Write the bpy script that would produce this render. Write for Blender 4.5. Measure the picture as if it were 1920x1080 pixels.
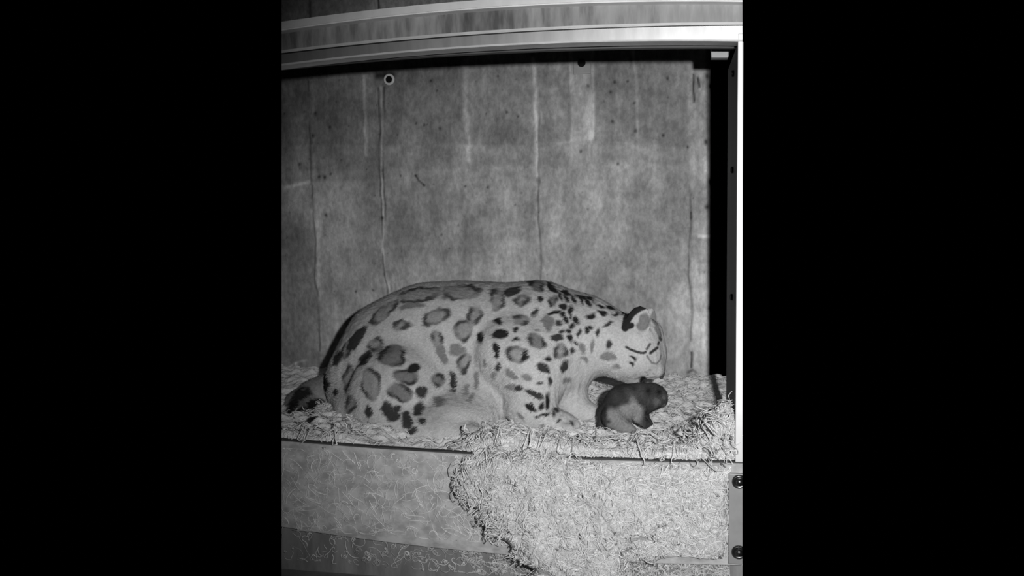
import bpy, bmesh, math, random
import numpy as np
from mathutils import Vector, Matrix
from mathutils.bvhtree import BVHTree

random.seed(7)
RNG = np.random.default_rng(7)
for o in list(bpy.data.objects):
    bpy.data.objects.remove(o, do_unlink=True)
SC = bpy.context.scene
COL = SC.collection

# ------------------------------------------------------------------ camera, light, exposure
F = 1500.0
CAM = np.array([0.0, 0.0, 0.95])


def cam_basis(yaw, pitch, roll):
    y, p, r = np.radians([yaw, pitch, roll])
    fw = np.array([-np.sin(y) * np.cos(p), np.cos(y) * np.cos(p), -np.sin(p)])
    rt = np.array([np.cos(y), np.sin(y), 0])
    up = np.cross(rt, fw)
    return rt * np.cos(r) - up * np.sin(r), up * np.cos(r) + rt * np.sin(r), fw


RT, UP, FW = cam_basis(11.34, 4.69, 0.95)
cd = bpy.data.cameras.new('camera')
cam = bpy.data.objects.new('camera', cd)
COL.objects.link(cam)
cd.sensor_width = 36.0
cd.lens = 36.0 * F / 1920.0
cd.clip_start = 0.05
cam.matrix_world = Matrix(((RT[0], UP[0], -FW[0], CAM[0]), (RT[1], UP[1], -FW[1], CAM[1]),
                           (RT[2], UP[2], -FW[2], CAM[2]), (0, 0, 0, 1)))
SC.camera = cam

SC.view_settings.view_transform = 'Standard'
SC.view_settings.look = 'None'
SC.view_settings.gamma = 1.0
SC.view_settings.use_curve_mapping = False
SC.view_settings.exposure = 0.0

w = bpy.data.worlds.new('world')
SC.world = w
w.use_nodes = True
w.node_tree.nodes['Background'].inputs[0].default_value = (1, 1, 1, 1)
w.node_tree.nodes['Background'].inputs[1].default_value = 0.0

# the camera's own infrared lamp, a little right of and above the lens
ld = bpy.data.lights.new('infrared_lamp', 'SPOT')
ld.energy = 178.0
ld.spot_size = math.radians(76)
ld.spot_blend = 1.0
ld.shadow_soft_size = 0.022
lamp = bpy.data.objects.new('infrared_lamp', ld)
COL.objects.link(lamp)
lamp.location = (0.195, 0.0, 1.05)
aim = Vector((0.12, 2.2, 0.72)) - lamp.location
lamp.rotation_euler = aim.to_track_quat('-Z', 'Y').to_euler()

# ------------------------------------------------------------------ measuring helpers
YF = 1.96      # front face of the den
YB = 2.95      # face of the concrete wall
XR = 0.15      # inner side of the right jamb
ZB = 0.37      # top of the barrier board
ZH = 1.36      # underside of the header


def ray(px, py):
    return FW + RT * (px - 960) / F - UP * (py - 540) / F


def at(px, py, Y):
    """the place at depth Y that a picture point shows"""
    d = ray(px, py)
    return CAM + d * (Y / d[1])


def project(P):
    d = np.asarray(P) - CAM
    z = d @ FW
    return 960 + F * (d @ RT) / z, 540 - F * (d @ UP) / z


def per_px(px, py, Y):
    d = ray(px, py)
    return (Y / d[1]) / F


def edge_normal(px):
    n = np.cross(ray(px, 540), UP)
    if n @ (ray(960, 540)) < 0:
        n = -n
    return n / np.linalg.norm(n)


NL, NR = edge_normal(528), edge_normal(1392)      # the limits of the part of the place that is built


# ------------------------------------------------------------------ object helpers
def tag(o, label=None, cat=None, group=None, kind=None):
    for k, v in (('label', label), ('category', cat), ('group', group), ('kind', kind)):
        if v:
            o[k] = v
    return o


def link(name, me, m=None, parent=None, smooth=False):
    o = bpy.data.objects.new(name, me)
    COL.objects.link(o)
    if m:
        me.materials.clear()
        me.materials.append(m)
    me.polygons.foreach_set('use_smooth', np.full(len(me.polygons), bool(smooth)))
    if parent:
        o.parent = parent
        o.matrix_parent_inverse = Matrix.Translation(-Vector(parent.location))
    return o


def empty(name, loc):
    o = bpy.data.objects.new(name, None)
    COL.objects.link(o)
    o.location = loc
    o.empty_display_size = 0.05
    return o


def mesh_np(name, V, Q):
    me = bpy.data.meshes.new(name)
    V = np.asarray(V, dtype=np.float32)
    Q = np.asarray(Q, dtype=np.int32)
    k = Q.shape[1]
    me.vertices.add(len(V))
    me.vertices.foreach_set('co', V.ravel())
    me.loops.add(Q.size)
    me.loops.foreach_set('vertex_index', Q.ravel())
    me.polygons.add(len(Q))
    me.polygons.foreach_set('loop_start', np.arange(0, Q.size, k, dtype=np.int32))
    me.update(calc_edges=True)
    me.validate()
    return me


def attr(me, name, vals):
    a = me.attributes.new(name, 'FLOAT', 'POINT')
    a.data.foreach_set('value', np.asarray(vals, dtype=np.float32))


def get_co(me):
    a = np.empty(len(me.vertices) * 3, dtype=np.float32)
    me.vertices.foreach_get('co', a)
    return a.reshape(-1, 3).astype(np.float64)


def get_no(me):
    a = np.empty(len(me.vertices) * 3, dtype=np.float32)
    me.vertex_normals.foreach_get('vector', a)
    return a.reshape(-1, 3).astype(np.float64)


def trim(me):
    """the model stops where the photograph stops"""
    bm = bmesh.new()
    bm.from_mesh(me)
    for n in (NL, NR):
        g = bm.verts[:] + bm.edges[:] + bm.faces[:]
        r = bmesh.ops.bisect_plane(bm, geom=g, plane_co=CAM, plane_no=n, clear_inner=True)
        ed = [e for e in r['geom_cut'] if isinstance(e, bmesh.types.BMEdge) and e.is_valid and e.is_boundary]
        if ed:
            try:
                bmesh.ops.edgeloop_fill(bm, edges=ed)
            except Exception:
                pass
    bm.normal_update()
    bm.to_mesh(me)
    bm.free()
    return me


def box_bm(bm, x0, x1, y0, y1, z0, z1, bevel=0.0):
    r = bmesh.ops.create_cube(bm, size=1.0)
    vs = r['verts']
    for v in vs:
        v.co = Vector((x0 + (v.co.x + .5) * (x1 - x0), y0 + (v.co.y + .5) * (y1 - y0), z0 + (v.co.z + .5) * (z1 - z0)))
    if bevel:
        es = list({e for v in vs for e in v.link_edges})
        bmesh.ops.bevel(bm, geom=es, offset=bevel, segments=2, affect='EDGES', profile=0.7)


def bm_mesh(name, bm):
    me = bpy.data.meshes.new(name)
    bmesh.ops.recalc_face_normals(bm, faces=bm.faces[:])
    bm.to_mesh(me)
    bm.free()
    return me


def box(name, dims, m, parent=None, bevel=0.003, cut=False):
    bm = bmesh.new()
    box_bm(bm, *dims, bevel=bevel)
    me = bm_mesh(name, bm)
    if cut:
        trim(me)
    return link(name, me, m, parent)


def lathe(bm, prof, origin, axis, seg=28):
    """prof: (radius, along) pairs"""
    axis = Vector(axis).normalized()
    u = axis.orthogonal().normalized()
    v = axis.cross(u)
    rings = []
    for r, t in prof:
        ring = []
        for k in range(seg):
            a = 2 * math.pi * k / seg
            ring.append(bm.verts.new(Vector(origin) + axis * t + (u * math.cos(a) + v * math.sin(a)) * max(r, 1e-5)))
        rings.append(ring)
    for a, b in zip(rings, rings[1:]):
        for k in range(seg):
            bm.faces.new((a[k], a[(k + 1) % seg], b[(k + 1) % seg], b[k]))
    bm.faces.new(rings[0])
    bm.faces.new(rings[-1])


def snoise(P, freq, seed, n=10):
    """cheap smooth noise, about -1..1, as a sum of waves"""
    r = np.random.default_rng(seed)
    out = np.zeros(len(P))
    for _ in range(n):
        d = r.normal(size=P.shape[1])
        d /= np.linalg.norm(d)
        out += np.sin(P @ d * freq * r.uniform(.6, 1.6) + r.uniform(0, 6.28))
    return out / math.sqrt(n) / 1.2


# ------------------------------------------------------------------ materials (all grey: an infrared picture)
class NT:
    def __init__(s, name):
        s.m = bpy.data.materials.new(name)
        s.m.use_nodes = True
        s.t = s.m.node_tree
        s.b = s.t.nodes['Principled BSDF']

    def n(s, typ, **kw):
        x = s.t.nodes.new(typ)
        for k, v in kw.items():
            setattr(x, k, v)
        return x

    def put(s, sock, v):
        if isinstance(v, (int, float, tuple)):
            sock.default_value = v
        else:
            s.t.links.new(v, sock)

    def math(s, op, a, b=0.0, clamp=False):
        x = s.n('ShaderNodeMath', operation=op, use_clamp=clamp)
        s.put(x.inputs[0], a)
        s.put(x.inputs[1], b)
        return x.outputs[0]

    def coords(s, scale=(1, 1, 1)):
        c = s.n('ShaderNodeTexCoord')
        mp = s.n('ShaderNodeMapping')
        mp.inputs['Scale'].default_value = scale
        s.t.links.new(c.outputs['Object'], mp.inputs[0])
        return mp.outputs[0]

    def noise(s, scale, detail=4, rough=.55, stretch=(1, 1, 1), lo=0.0, hi=1.0):
        x = s.n('ShaderNodeTexNoise')
        s.t.links.new(s.coords(stretch), x.inputs['Vector'])
        x.inputs['Scale'].default_value = scale
        x.inputs['Detail'].default_value = detail
        x.inputs['Roughness'].default_value = rough
        r = s.n('ShaderNodeMapRange')
        s.t.links.new(x.outputs[0], r.inputs[0])
        r.inputs[1].default_value = .38
        r.inputs[2].default_value = .62
        r.inputs[3].default_value = lo
        r.inputs[4].default_value = hi
        return r.outputs[0]

    def attr(s, name):
        x = s.n('ShaderNodeAttribute', attribute_name=name)
        return x.outputs['Fac']

    def grey(s, v):
        x = s.n('ShaderNodeCombineColor')
        for i in range(3):
            s.put(x.inputs[i], v)
        s.t.links.new(x.outputs[0], s.b.inputs['Base Color'])

    def bump(s, h, strength=.3, dist=.01):
        x = s.n('ShaderNodeBump')
        x.inputs['Strength'].default_value = strength
        x.inputs['Distance'].default_value = dist
        s.put(x.inputs['Height'], h)
        s.t.links.new(x.outputs[0], s.b.inputs['Normal'])

    def set(s, rough=.8, metal=0.0, spec=.3):
        s.b.inputs['Roughness'].default_value = rough
        s.b.inputs['Metallic'].default_value = metal
        s.b.inputs['Specular IOR Level'].default_value = spec
        return s.m


def mat_simple(name, g, var=.15, scale=12, stretch=(1, 1, 1), rough=.7, metal=0.0, spec=.3, bump=.15):
    t = NT(name)
    n = t.noise(scale, 5, .6, stretch, 1 - var, 1 + var)
    t.grey(t.math('MULTIPLY', n, g))
    if bump:
        t.bump(n, bump, .004)
    return t.set(rough, metal, spec)


def mat_concrete():
    t = NT('concrete')
    a = t.noise(3.2, 6, .62, (1, 1, 1), .76, 1.22)
    b = t.noise(9, 5, .6, (1.4, 1, .35), .84, 1.16)        # runs down the face
    c = t.noise(60, 3, .6, (1, 1, .6), .84, 1.14)
    e = t.noise(15, 9, .72, (1, 1, .8), .82, 1.20)
    v = t.math('MULTIPLY', t.math('MULTIPLY', a, b), t.math('MULTIPLY', c, e))
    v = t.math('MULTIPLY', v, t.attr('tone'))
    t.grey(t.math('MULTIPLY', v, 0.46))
    t.bump(t.math('ADD', c, t.math('MULTIPLY', t.attr('tone'), .6)), .35, .006)
    return t.set(.85, 0, .25)


def mat_attr(name, g, rough=.85, spec=.15, fine=120, amt=.12, bump=.3, dist=.003):
    t = NT(name)
    n = t.noise(fine, 4, .6, (1, 1, 1), 1 - amt, 1 + amt)
    t.grey(t.math('MULTIPLY', t.math('MULTIPLY', t.attr('tone'), n), g))
    if bump:
        t.bump(n, bump, dist)
    return t.set(rough, 0, spec)


def mat_metal(name, g, rough, metal, streak=.25, even=False):
    t = NT(name)
    a = t.noise(5, 6, .65, (1, 1, .25), 1 - streak, 1 + streak)
    b = t.noise(26, 5, .6, (1.5, 1, .3), 1 - streak * .7, 1 + streak * .7)
    v = t.math('MULTIPLY', a, b)
    t.grey(t.math('MULTIPLY', v, g))
    t.put(t.b.inputs['Roughness'], rough if even else t.math('MULTIPLY', v, rough))
    t.bump(b, .02 if even else .08, .003)
    t.b.inputs['Metallic'].default_value = metal
    return t.m


M_CONC = mat_concrete()
M_HAY = mat_attr('wood_wool', 0.88, .8, .2, 90, .08, .0)
M_HAYBED = mat_attr('packed_wood_wool', 0.66, .9, .1, 140, .20, .6, .006)
M_BED = mat_attr('bedding_wood_wool', 0.88, .9, .1, 70, .06, 1.0, .02)
M_FUR = mat_attr('spotted_fur', 0.62, .95, .05, 170, .10, .35, .004)
M_CUB = mat_attr('cub_fur', 0.40, .9, .1, 150, .14, .35, .004)
M_METAL = mat_metal('stained_galvanised_metal', .27, .60, .2, .40)
M_METAL2 = mat_metal('bare_galvanised_metal', .60, .42, .85, .10, True)
M_LIP = mat_simple('pale_metal_lip', .60, .08, 20, rough=.5, metal=.1, spec=.4, bump=.05)
M_STRIP = mat_simple('white_strip_paint', .88, .06, 20, rough=.55, spec=.4, bump=.05)
M_JAMB = mat_simple('white_painted_metal', .85, .03, 20, rough=.48, metal=.6, spec=.5, bump=.02)
M_DARK = mat_simple('dark_painted_metal', .10, .15, 10, (1, 1, .2), rough=.6)
M_GAP_SHADE = mat_simple('dark_gap_shade', .06, .15, 20, rough=.7, bump=0)
M_BLACK = mat_simple('black_bolt_and_shadow_strip', .03, .1, 20, rough=.45, metal=.4)  # the bolts, and the header's painted shadow lines
M_BOLT = mat_simple('worn_bolt_steel', .10, .15, 30, rough=.28, metal=.9)
M_PLATE = mat_simple('grey_plate_steel', .34, .06, 20, rough=.5, metal=.2)
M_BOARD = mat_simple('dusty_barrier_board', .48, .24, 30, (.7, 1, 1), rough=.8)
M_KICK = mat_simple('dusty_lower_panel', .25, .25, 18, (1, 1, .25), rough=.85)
M_DECK = mat_simple('den_deck', .25, .2, 10)
M_GROUND = mat_simple('ground_concrete', .2, .2, 8)
M_HOLE = mat_simple('black_hole', .006, .05, 8, rough=.9, bump=0)


# ------------------------------------------------------------------ the setting: concrete wall
def seg_dist(px, py, a, b):
    a = np.array(a, float)
    b = np.array(b, float)
    ab = b - a
    t = np.clip(((px - a[0]) * ab[0] + (py - a[1]) * ab[1]) / (ab @ ab + 1e-9), 0, 1)
    return np.hypot(px - a[0] - t * ab[0], py - a[1] - t * ab[1]), t


def poly_dist(px, py, pts):
    d = np.full(len(px), 1e9)
    for a, b in zip(pts, pts[1:]):
        d = np.minimum(d, seg_dist(px, py, a, b)[0])
    return d


def build_wall():
    x0, x1 = -1.72, 0.135
    z0, z1 = 0.28, 2.05
    h = 0.004
    nx, nz = int((x1 - x0) / h), int((z1 - z0) / h)
    X, Z = np.meshgrid(np.linspace(x0, x1, nx), np.linspace(z0, z1, nz), indexing='ij')
    V = np.stack([X.ravel(), np.full(X.size, YB), Z.ravel()], 1)
    px, py = project(V)
    tone = np.ones(len(V))
    wob = snoise(V[:, [0, 2]], 18, 3) * 2.0 + snoise(V[:, [0, 2]], 70, 4) * 1.0
    wx, wy = px + wob, py + snoise(V[:, [0, 2]], 25, 5) * 3

    def sm(x, a, b):
        t = np.clip((x - a) / (b - a), 0, 1)
        return t * t * (3 - 2 * t)

    def line(pts, wdt, amt, fade=None):
        nonlocal tone
        d = poly_dist(wx, wy, pts)
        k = np.exp(-(d / wdt) ** 2) * (amt * 1.9 if amt > 0 else max(-.9, amt * 1.5))
        if fade is not None:
            k = k * sm(snoise(V[:, [0, 2]], 22, int(pts[0][0] * 7) % 997) + fade * 1.5, -.5, .4)
        tone = tone * (1 + k)

    # lighter and darker lifts of the pour
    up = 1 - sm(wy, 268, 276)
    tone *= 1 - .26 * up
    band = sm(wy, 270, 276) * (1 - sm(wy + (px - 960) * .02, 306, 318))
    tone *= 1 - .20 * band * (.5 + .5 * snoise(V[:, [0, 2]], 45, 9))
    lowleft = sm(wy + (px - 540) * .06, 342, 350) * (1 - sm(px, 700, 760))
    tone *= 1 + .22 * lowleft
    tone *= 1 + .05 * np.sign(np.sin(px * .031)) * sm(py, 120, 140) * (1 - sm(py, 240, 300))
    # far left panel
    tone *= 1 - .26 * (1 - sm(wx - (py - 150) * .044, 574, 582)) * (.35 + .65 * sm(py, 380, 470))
    tone *= 1 - .06 * (1 - sm(wx - (py - 150) * .02, 706, 714))     # the two left boards of the pour are slightly darker
    line([(708, 141), (736, 138)], 9, -.6)
    line([(535, 352), (578, 341)], 3, .35)
    # joints and lime runs
    line([(577, 150), (583, 340), (600, 660)], 1.6, -.34, .3)
    line([(584, 150), (590, 340), (606, 660)], 5.0, .16, .3)
    line([(682, 140), (684, 200), (686, 290)], 3.0, .40, .8)
    line([(711, 165), (711, 340), (716, 430), (727, 560)], 1.3, -.42, .5)
    line([(716, 165), (715, 340), (718, 450), (731, 560)], 1.9, .38, .7)
    line([(720, 165), (719, 340), (722, 470)], 1.3, -.45, .2)
    line([(708, -20), (710, 40)], 2.0, -.6)
    line([(579, -20), (579, 60)], 3.0, -.4)
    line([(872, 115), (874, 200), (878, 300)], 5.5, .36, .9)
    line([(885, 120), (885, 300)], 3.0, .10, .3)
    line([(1002, 110), (1004, 190), (1006, 270), (1006, 330)], 4.5, .50, 1.2)
    line([(1009, 200), (1009, 330), (1011, 400), (1014, 530)], 2.0, -.35, .4)
    line([(1006, 350), (1010, 440), (1013, 530)], 3.0, .10, .4)
    line([(1190, 95), (1192, 170), (1194, 255)], 3.0, .34, .9)
    line([(1178, 95), (1180, 260)], 2, .08, .4)
    # smooth patch under the anchor plate
    pw = np.minimum(sm(wx, 1066, 1071), 1 - sm(wx, 1112, 1117)) * (1 - sm(wy, 262, 270))
    tone *= 1 + .75 * pw * (.85 + .15 * snoise(V[:, [0, 2]], 60, 17))
    line([(1040, 268), (1180, 268)], 3, .12, .5)
    # rough right edge
    line([(1298, 110), (1302, 300), (1306, 500), (1308, 690)], 9, .18, .6)
    line([(1292, 130), (1294, 250)], 4, .14, .5)
    line([(1293, 345), (1293, 480), (1296, 560), (1296, 640)], 2.2, -.35, .3)
    line([(1300, 140), (1301, 190)], 1.6, -.75)
    line([(1307, 145), (1311, 160)], 1.8, -.85)
    line([(1293, 398), (1293, 410)], 1.6, -.8)
    line([(1297, 662), (1297, 690)], 2.0, -.8)
    line([(1290, 700), (1300, 695), (1305, 700)], 2.5, -.4)
    line([(1310, 440), (1331, 441)], 3.0, .5)
    tone *= 1 + .34 * sm(px - (py - 105) * .012, 1307, 1313)
    tone *= 1 - .45 * sm(px - (py - 105) * .012, 1320, 1326)
    # left hand corner scribbles
    line([(553, 683), (557, 728)], 1.8, .7)
    line([(535, 692), (550, 682), (572, 678)], 2.2, .35)
    # cracks, chips and air holes
    line([(781, 327), (786, 338), (796, 348)], 1.6, -.55)
    holes = [(590, 213, 2.6), (619, 237, 2.4), (586, 254, 3), (532, 213, 1.6), (561, 309, 2.8), (597, 331, 2.6),
             (608, 332, 3.4), (620, 326, 2.2), (611, 400, 2.2), (795, 236, 2.4), (823, 243, 2.4), (781, 327, 2.2),
             (795, 347, 2.4), (715, 409, 3.2), (915, 350, 2), (1091, 284, 2.4), (1160, 309, 2.4), (1153, 151, 3),
             (1176, 150, 2.4), (1145, 170, 3), (1147, 226, 3.2), (1190, 244, 3), (1242, 252, 2.6), (1290, 272, 2.2),
             (1250, 145, 2.6), (1103, 160, 2.4), (933, 143, 2), (950, 210, 2), (1326, 142, 3.5), (1324, 265, 4),
             (1325, 390, 4.5), (819, 170, 1.8), (806, 151, 2.2), (779, 231, 1.8), (910, 212, 1.6), (967, 385, 1.8),
             (828, 440, 1.8), (1188, 194, 2), (971, 220, 1.8), (752, 330, 1.8), (700, 545, 2), (668, 548, 2)]
    for _ in range(150):
        holes.append((RNG.uniform(530, 1325), RNG.uniform(115, 560), RNG.uniform(.7, 1.5)))
    for hx, hy, r in holes:
        d2 = (wx - hx) ** 2 + ((wy - hy) * .8) ** 2
        tone *= 1 - .85 * min(1, r / 2) * np.exp(-d2 / (r * r))
    # light specks
    for _ in range(120):
        hx, hy, r = RNG.uniform(530, 1325), RNG.uniform(265, 420), RNG.uniform(.8, 2.2)
        tone *= 1 + .22 * np.exp(-((wx - hx) ** 2 + (wy - hy) ** 2) / (r * r))
    # the surface itself: grooves at the joints, dents at the holes, the broken right edge
    V[:, 1] += np.clip(1 - tone, 0, 1) * .004
    xe = V[:, 0] > x1 - .012
    t = (V[:, 0] - (x1 - .012)) / .012
    V[:, 1] += np.where(xe, .010 * np.clip(t, 0, 1) ** 2, 0)
    I = np.arange(nx * nz).reshape(nx, nz)
    Q = np.stack([I[:-1, :-1], I[1:, :-1], I[1:, 1:], I[:-1, 1:]], -1).reshape(-1, 4)
    # returns: give the wall its thickness at the right and along the bottom
    nb = len(V)
    e = I[-1, :]
    V2 = V[e].copy()
    V2[:, 1] = YB + .25
    V2[:, 0] += .004
    V = np.vstack([V, V2])
    tone = np.concatenate([tone, np.full(len(e), .7)])
    J = nb + np.arange(nz)
    Q = np.vstack([Q, np.stack([e[:-1], J[:-1], J[1:], e[1:]], -1)])
    me = mesh_np('wall_back', V, Q)
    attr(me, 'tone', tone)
    trim(me)
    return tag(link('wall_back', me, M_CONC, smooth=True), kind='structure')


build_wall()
tag(box('floor', (-1.9, .6, 1.2, 3.2, -.05, 0.0), M_GROUND, bevel=0, cut=True), kind='structure')
tag(box('den_floor', (-1.75, .40, YF + .03, YB - .001, .26, .31), M_DECK, bevel=0, cut=True), kind='structure')  # the den's deck under the bedding
tag(box('wall_right', (.34, .38, YF + .03, YB, 0.31, 1.5), M_DARK, bevel=0, cut=True), kind='structure')


# ------------------------------------------------------------------ header over the opening
def bowed(name, pts_top, pts_bot, y0, y1, m, parent, bevel=0.0, n=40):
    """a long bar whose upper and lower edges pass through three measured picture points each"""
    A = np.array([at(x, y, y0) for x, y in pts_top])
    B = np.array([at(x, y, y0) for x, y in pts_bot])
    ct = np.polyfit(A[:, 0], A[:, 2], 2)
    cb = np.polyfit(B[:, 0], B[:, 2], 2)
    xs = np.linspace(-1.25, .33, n)
    V, Q = [], []
    for x in xs:
        zt, zb = np.polyval(ct, x), np.polyval(cb, x)
        V += [(x, y0, zt), (x, y1, zt), (x, y1, zb), (x, y0, zb)]
    for i in range(n - 1):
        for k in range(4):
            a, b = i * 4 + k, i * 4 + (k + 1) % 4
            Q.append((a, b, b + 4, a + 4))
    me = mesh_np(name, V, Q)
    bm = bmesh.new()
    bm.from_mesh(me)
    bmesh.ops.holes_fill(bm, edges=[e for e in bm.edges if e.is_boundary])
    bmesh.ops.recalc_face_normals(bm, faces=bm.faces[:])
    if bevel:
        es = [e for e in bm.edges if len(e.link_faces) == 2 and e.calc_face_angle(0) > .8]
        bmesh.ops.bevel(bm, geom=es, offset=bevel, segments=2, affect='EDGES')
    bm.to_mesh(me)
    bm.free()
    trim(me)
    return link(name, me, m, parent)


L, C_, R_ = 528, 960, 1392
hd = empty('header_beam', (-.42, YF, ZH))
tag(hd, 'long stained grey metal header beam with pale lips crossing above the den opening', 'beam')
bowed('top_flange', [(L, 40), (C_, -5), (R_, -16)], [(L, 57), (C_, 12), (R_, 3)], YF - .030, YF + .10, M_STRIP, hd, .003)
bowed('face_panel', [(L, 52), (C_, 8), (R_, -2)], [(L, 97), (C_, 58), (R_, 45)], YF, YF + .10, M_METAL, hd)
bowed('ledge', [(L, 94), (C_, 54), (R_, 41)], [(L, 99), (C_, 59.5), (R_, 46)], YF - .012, YF + .05, M_LIP, hd, .0015)
bowed('lower_panel', [(L, 99), (C_, 60), (R_, 47)], [(L, 122), (C_, 84), (R_, 77)], YF - .004, YF + .05, M_METAL2, hd, .0015)
bowed('bottom_lip', [(L, 119.5), (C_, 81), (R_, 74)], [(L, 123), (C_, 84.5), (R_, 77.5)], YF - .010, YF + .01, M_LIP, hd, .001)
bowed('shadow_strip', [(L, 57), (C_, 12), (R_, 3)], [(L, 60), (C_, 14.5), (R_, 5)], YF - .002, YF + .01, M_BLACK, hd)  # black strip standing in for shadow under the top flange
bowed('shadow_strip', [(L, 98.5), (C_, 59), (R_, 45.5)], [(L, 101.5), (C_, 61.8), (R_, 48)], YF - .008, YF + .01, M_BLACK, hd)  # another added strip, for the shade line beneath the ledge
bowed('rear_lip', [(L, 112), (C_, 80), (R_, 70)], [(L, 129), (C_, 97), (R_, 89)], YF + .09, YF + .11, M_DARK, hd)

# ------------------------------------------------------------------ jamb at the right
jm = empty('door_jamb', (XR + .02, YF + .1, .37))
tag(jm, 'tall white metal jamb post at the right side of the den opening', 'post')
yj = XR / at(1362, 400, 1.0)[0]
box('front_face', (XR, .30, YF - .006, YF + .012, ZB - .005, 1.375), M_JAMB, jm, .0015, cut=True)
box('side_panel', (XR + .002, XR + .014, YF + .012, yj, .31, 1.36), M_DARK, jm, .001)
for py in (142, 320, 555):
    p = at(1373, py, YF + .18)
    bm = bmesh.new()
    z = CAM[2] + (p[2] - CAM[2])
    lathe(bm, [(.0, -.006), (.005, -.0055), (.0085, -.003), (.0085, .004)], (XR, YF + .15, z), (1, 0, 0), 16)
    link('bolt', bm_mesh('bolt', bm), M_BLACK, jm)

# gusset in the top right corner
bm = bmesh.new()
c = [at(x, y, 2.20) for x, y in ((1333, 86), (1376, 80), (1365, 108), (1334, 108))]
vs = [bm.verts.new(p) for p in c] + [bm.verts.new(p + np.array([0, .03, 0])) for p in c]
bm.faces.new(vs[:4])
bm.faces.new(vs[4:][::-1])
for k in range(4):
    bm.faces.new((vs[k], vs[4 + k], vs[4 + (k + 1) % 4], vs[(k + 1) % 4]))
tag(link('corner_gusset', bm_mesh('corner_gusset', bm), M_PLATE),
    'small grey gusset in the top right corner under the header beam', 'bracket')

# ------------------------------------------------------------------ barrier board, lower panel, bolted plate
bb = bowed('barrier_board', [(L, 826), (C_, 855), (R_, 868)], [(L, 988), (C_, 1041), (R_, 1060)], YF, YF + .022, M_BOARD, None, .002)
tag(bb, 'wide grey barrier board under a dusting of wood wool along the den front', 'board')
bowed('top_gap_shade', [(L, 823.8), (C_, 852.8), (R_, 865.8)], [(L, 826.5), (C_, 855.5), (R_, 868.5)], YF - .0006, YF + .016, M_GAP_SHADE, bb)  # dark strip standing in for the shaded gap along the board's top
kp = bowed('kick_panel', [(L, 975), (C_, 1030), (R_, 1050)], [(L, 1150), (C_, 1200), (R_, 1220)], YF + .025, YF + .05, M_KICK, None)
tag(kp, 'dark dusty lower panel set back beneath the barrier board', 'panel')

pl = empty('mounting_plate', (.155, YF - .01, .24))
tag(pl, 'grey metal mounting plate with two round bolts at the right end of the barrier', 'plate')
p0, p1 = at(1367, 888, YF - .012), at(1368, 1057, YF - .012)
box('plate', (p0[0], .30, YF - .012, YF - .002, p1[2], p0[2]), M_PLATE, pl, .002, cut=True)
for px, py in ((1386, 903), (1385, 1035)):
    p = at(px, py, YF - .013)
    bm = bmesh.new()
    lathe(bm, [(.017, 0), (.017, .003), (.0155, .0055), (.0125, .006), (.011, .004), (.009, .0045), (.0085, .010), (.006, .0125), (.0, .0135)], p, (0, -1, 0), 30)
    me = trim(bm_mesh('bolt', bm))
    link('bolt', me, M_BOLT, pl, True)

# ------------------------------------------------------------------ fittings on the wall
p = at(730.5, 149.5, YB)
bm = bmesh.new()
lathe(bm, [(.0215, 0), (.0215, .006), (.020, .009), (.0130, .009), (.0120, .006), (.0120, .001)], p, (0, -1, 0), 36)
ws = link('tie_sleeve', bm_mesh('tie_sleeve', bm), M_STRIP, None, True)
tag(ws, 'pale round sleeve with a black hole high on the left of the concrete wall', 'sleeve')
bm = bmesh.new()
lathe(bm, [(.0128, .0015), (.0128, .0085), (.0, .0085)], p, (0, -1, 0), 30)
link('hole', bm_mesh('hole', bm), M_HOLE, ws)

a0, a1 = at(1075, 98, YB), at(1108, 138, YB)
ap = box('anchor_plate', (a0[0], a1[0], YB - .007, YB + .002, a1[2], a0[2]), M_PLATE, None, .002)
tag(ap, 'square grey anchor plate with a black hole above the pale streak of the wall', 'plate')
p = at(1090.5, 118, YB - .007)
bm = bmesh.new()
lathe(bm, [(.0145, 0), (.0145, .002), (.0, .002)], p, (0, -1, 0), 30)
link('hole', bm_mesh('hole', bm), M_HOLE, ap)


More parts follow.
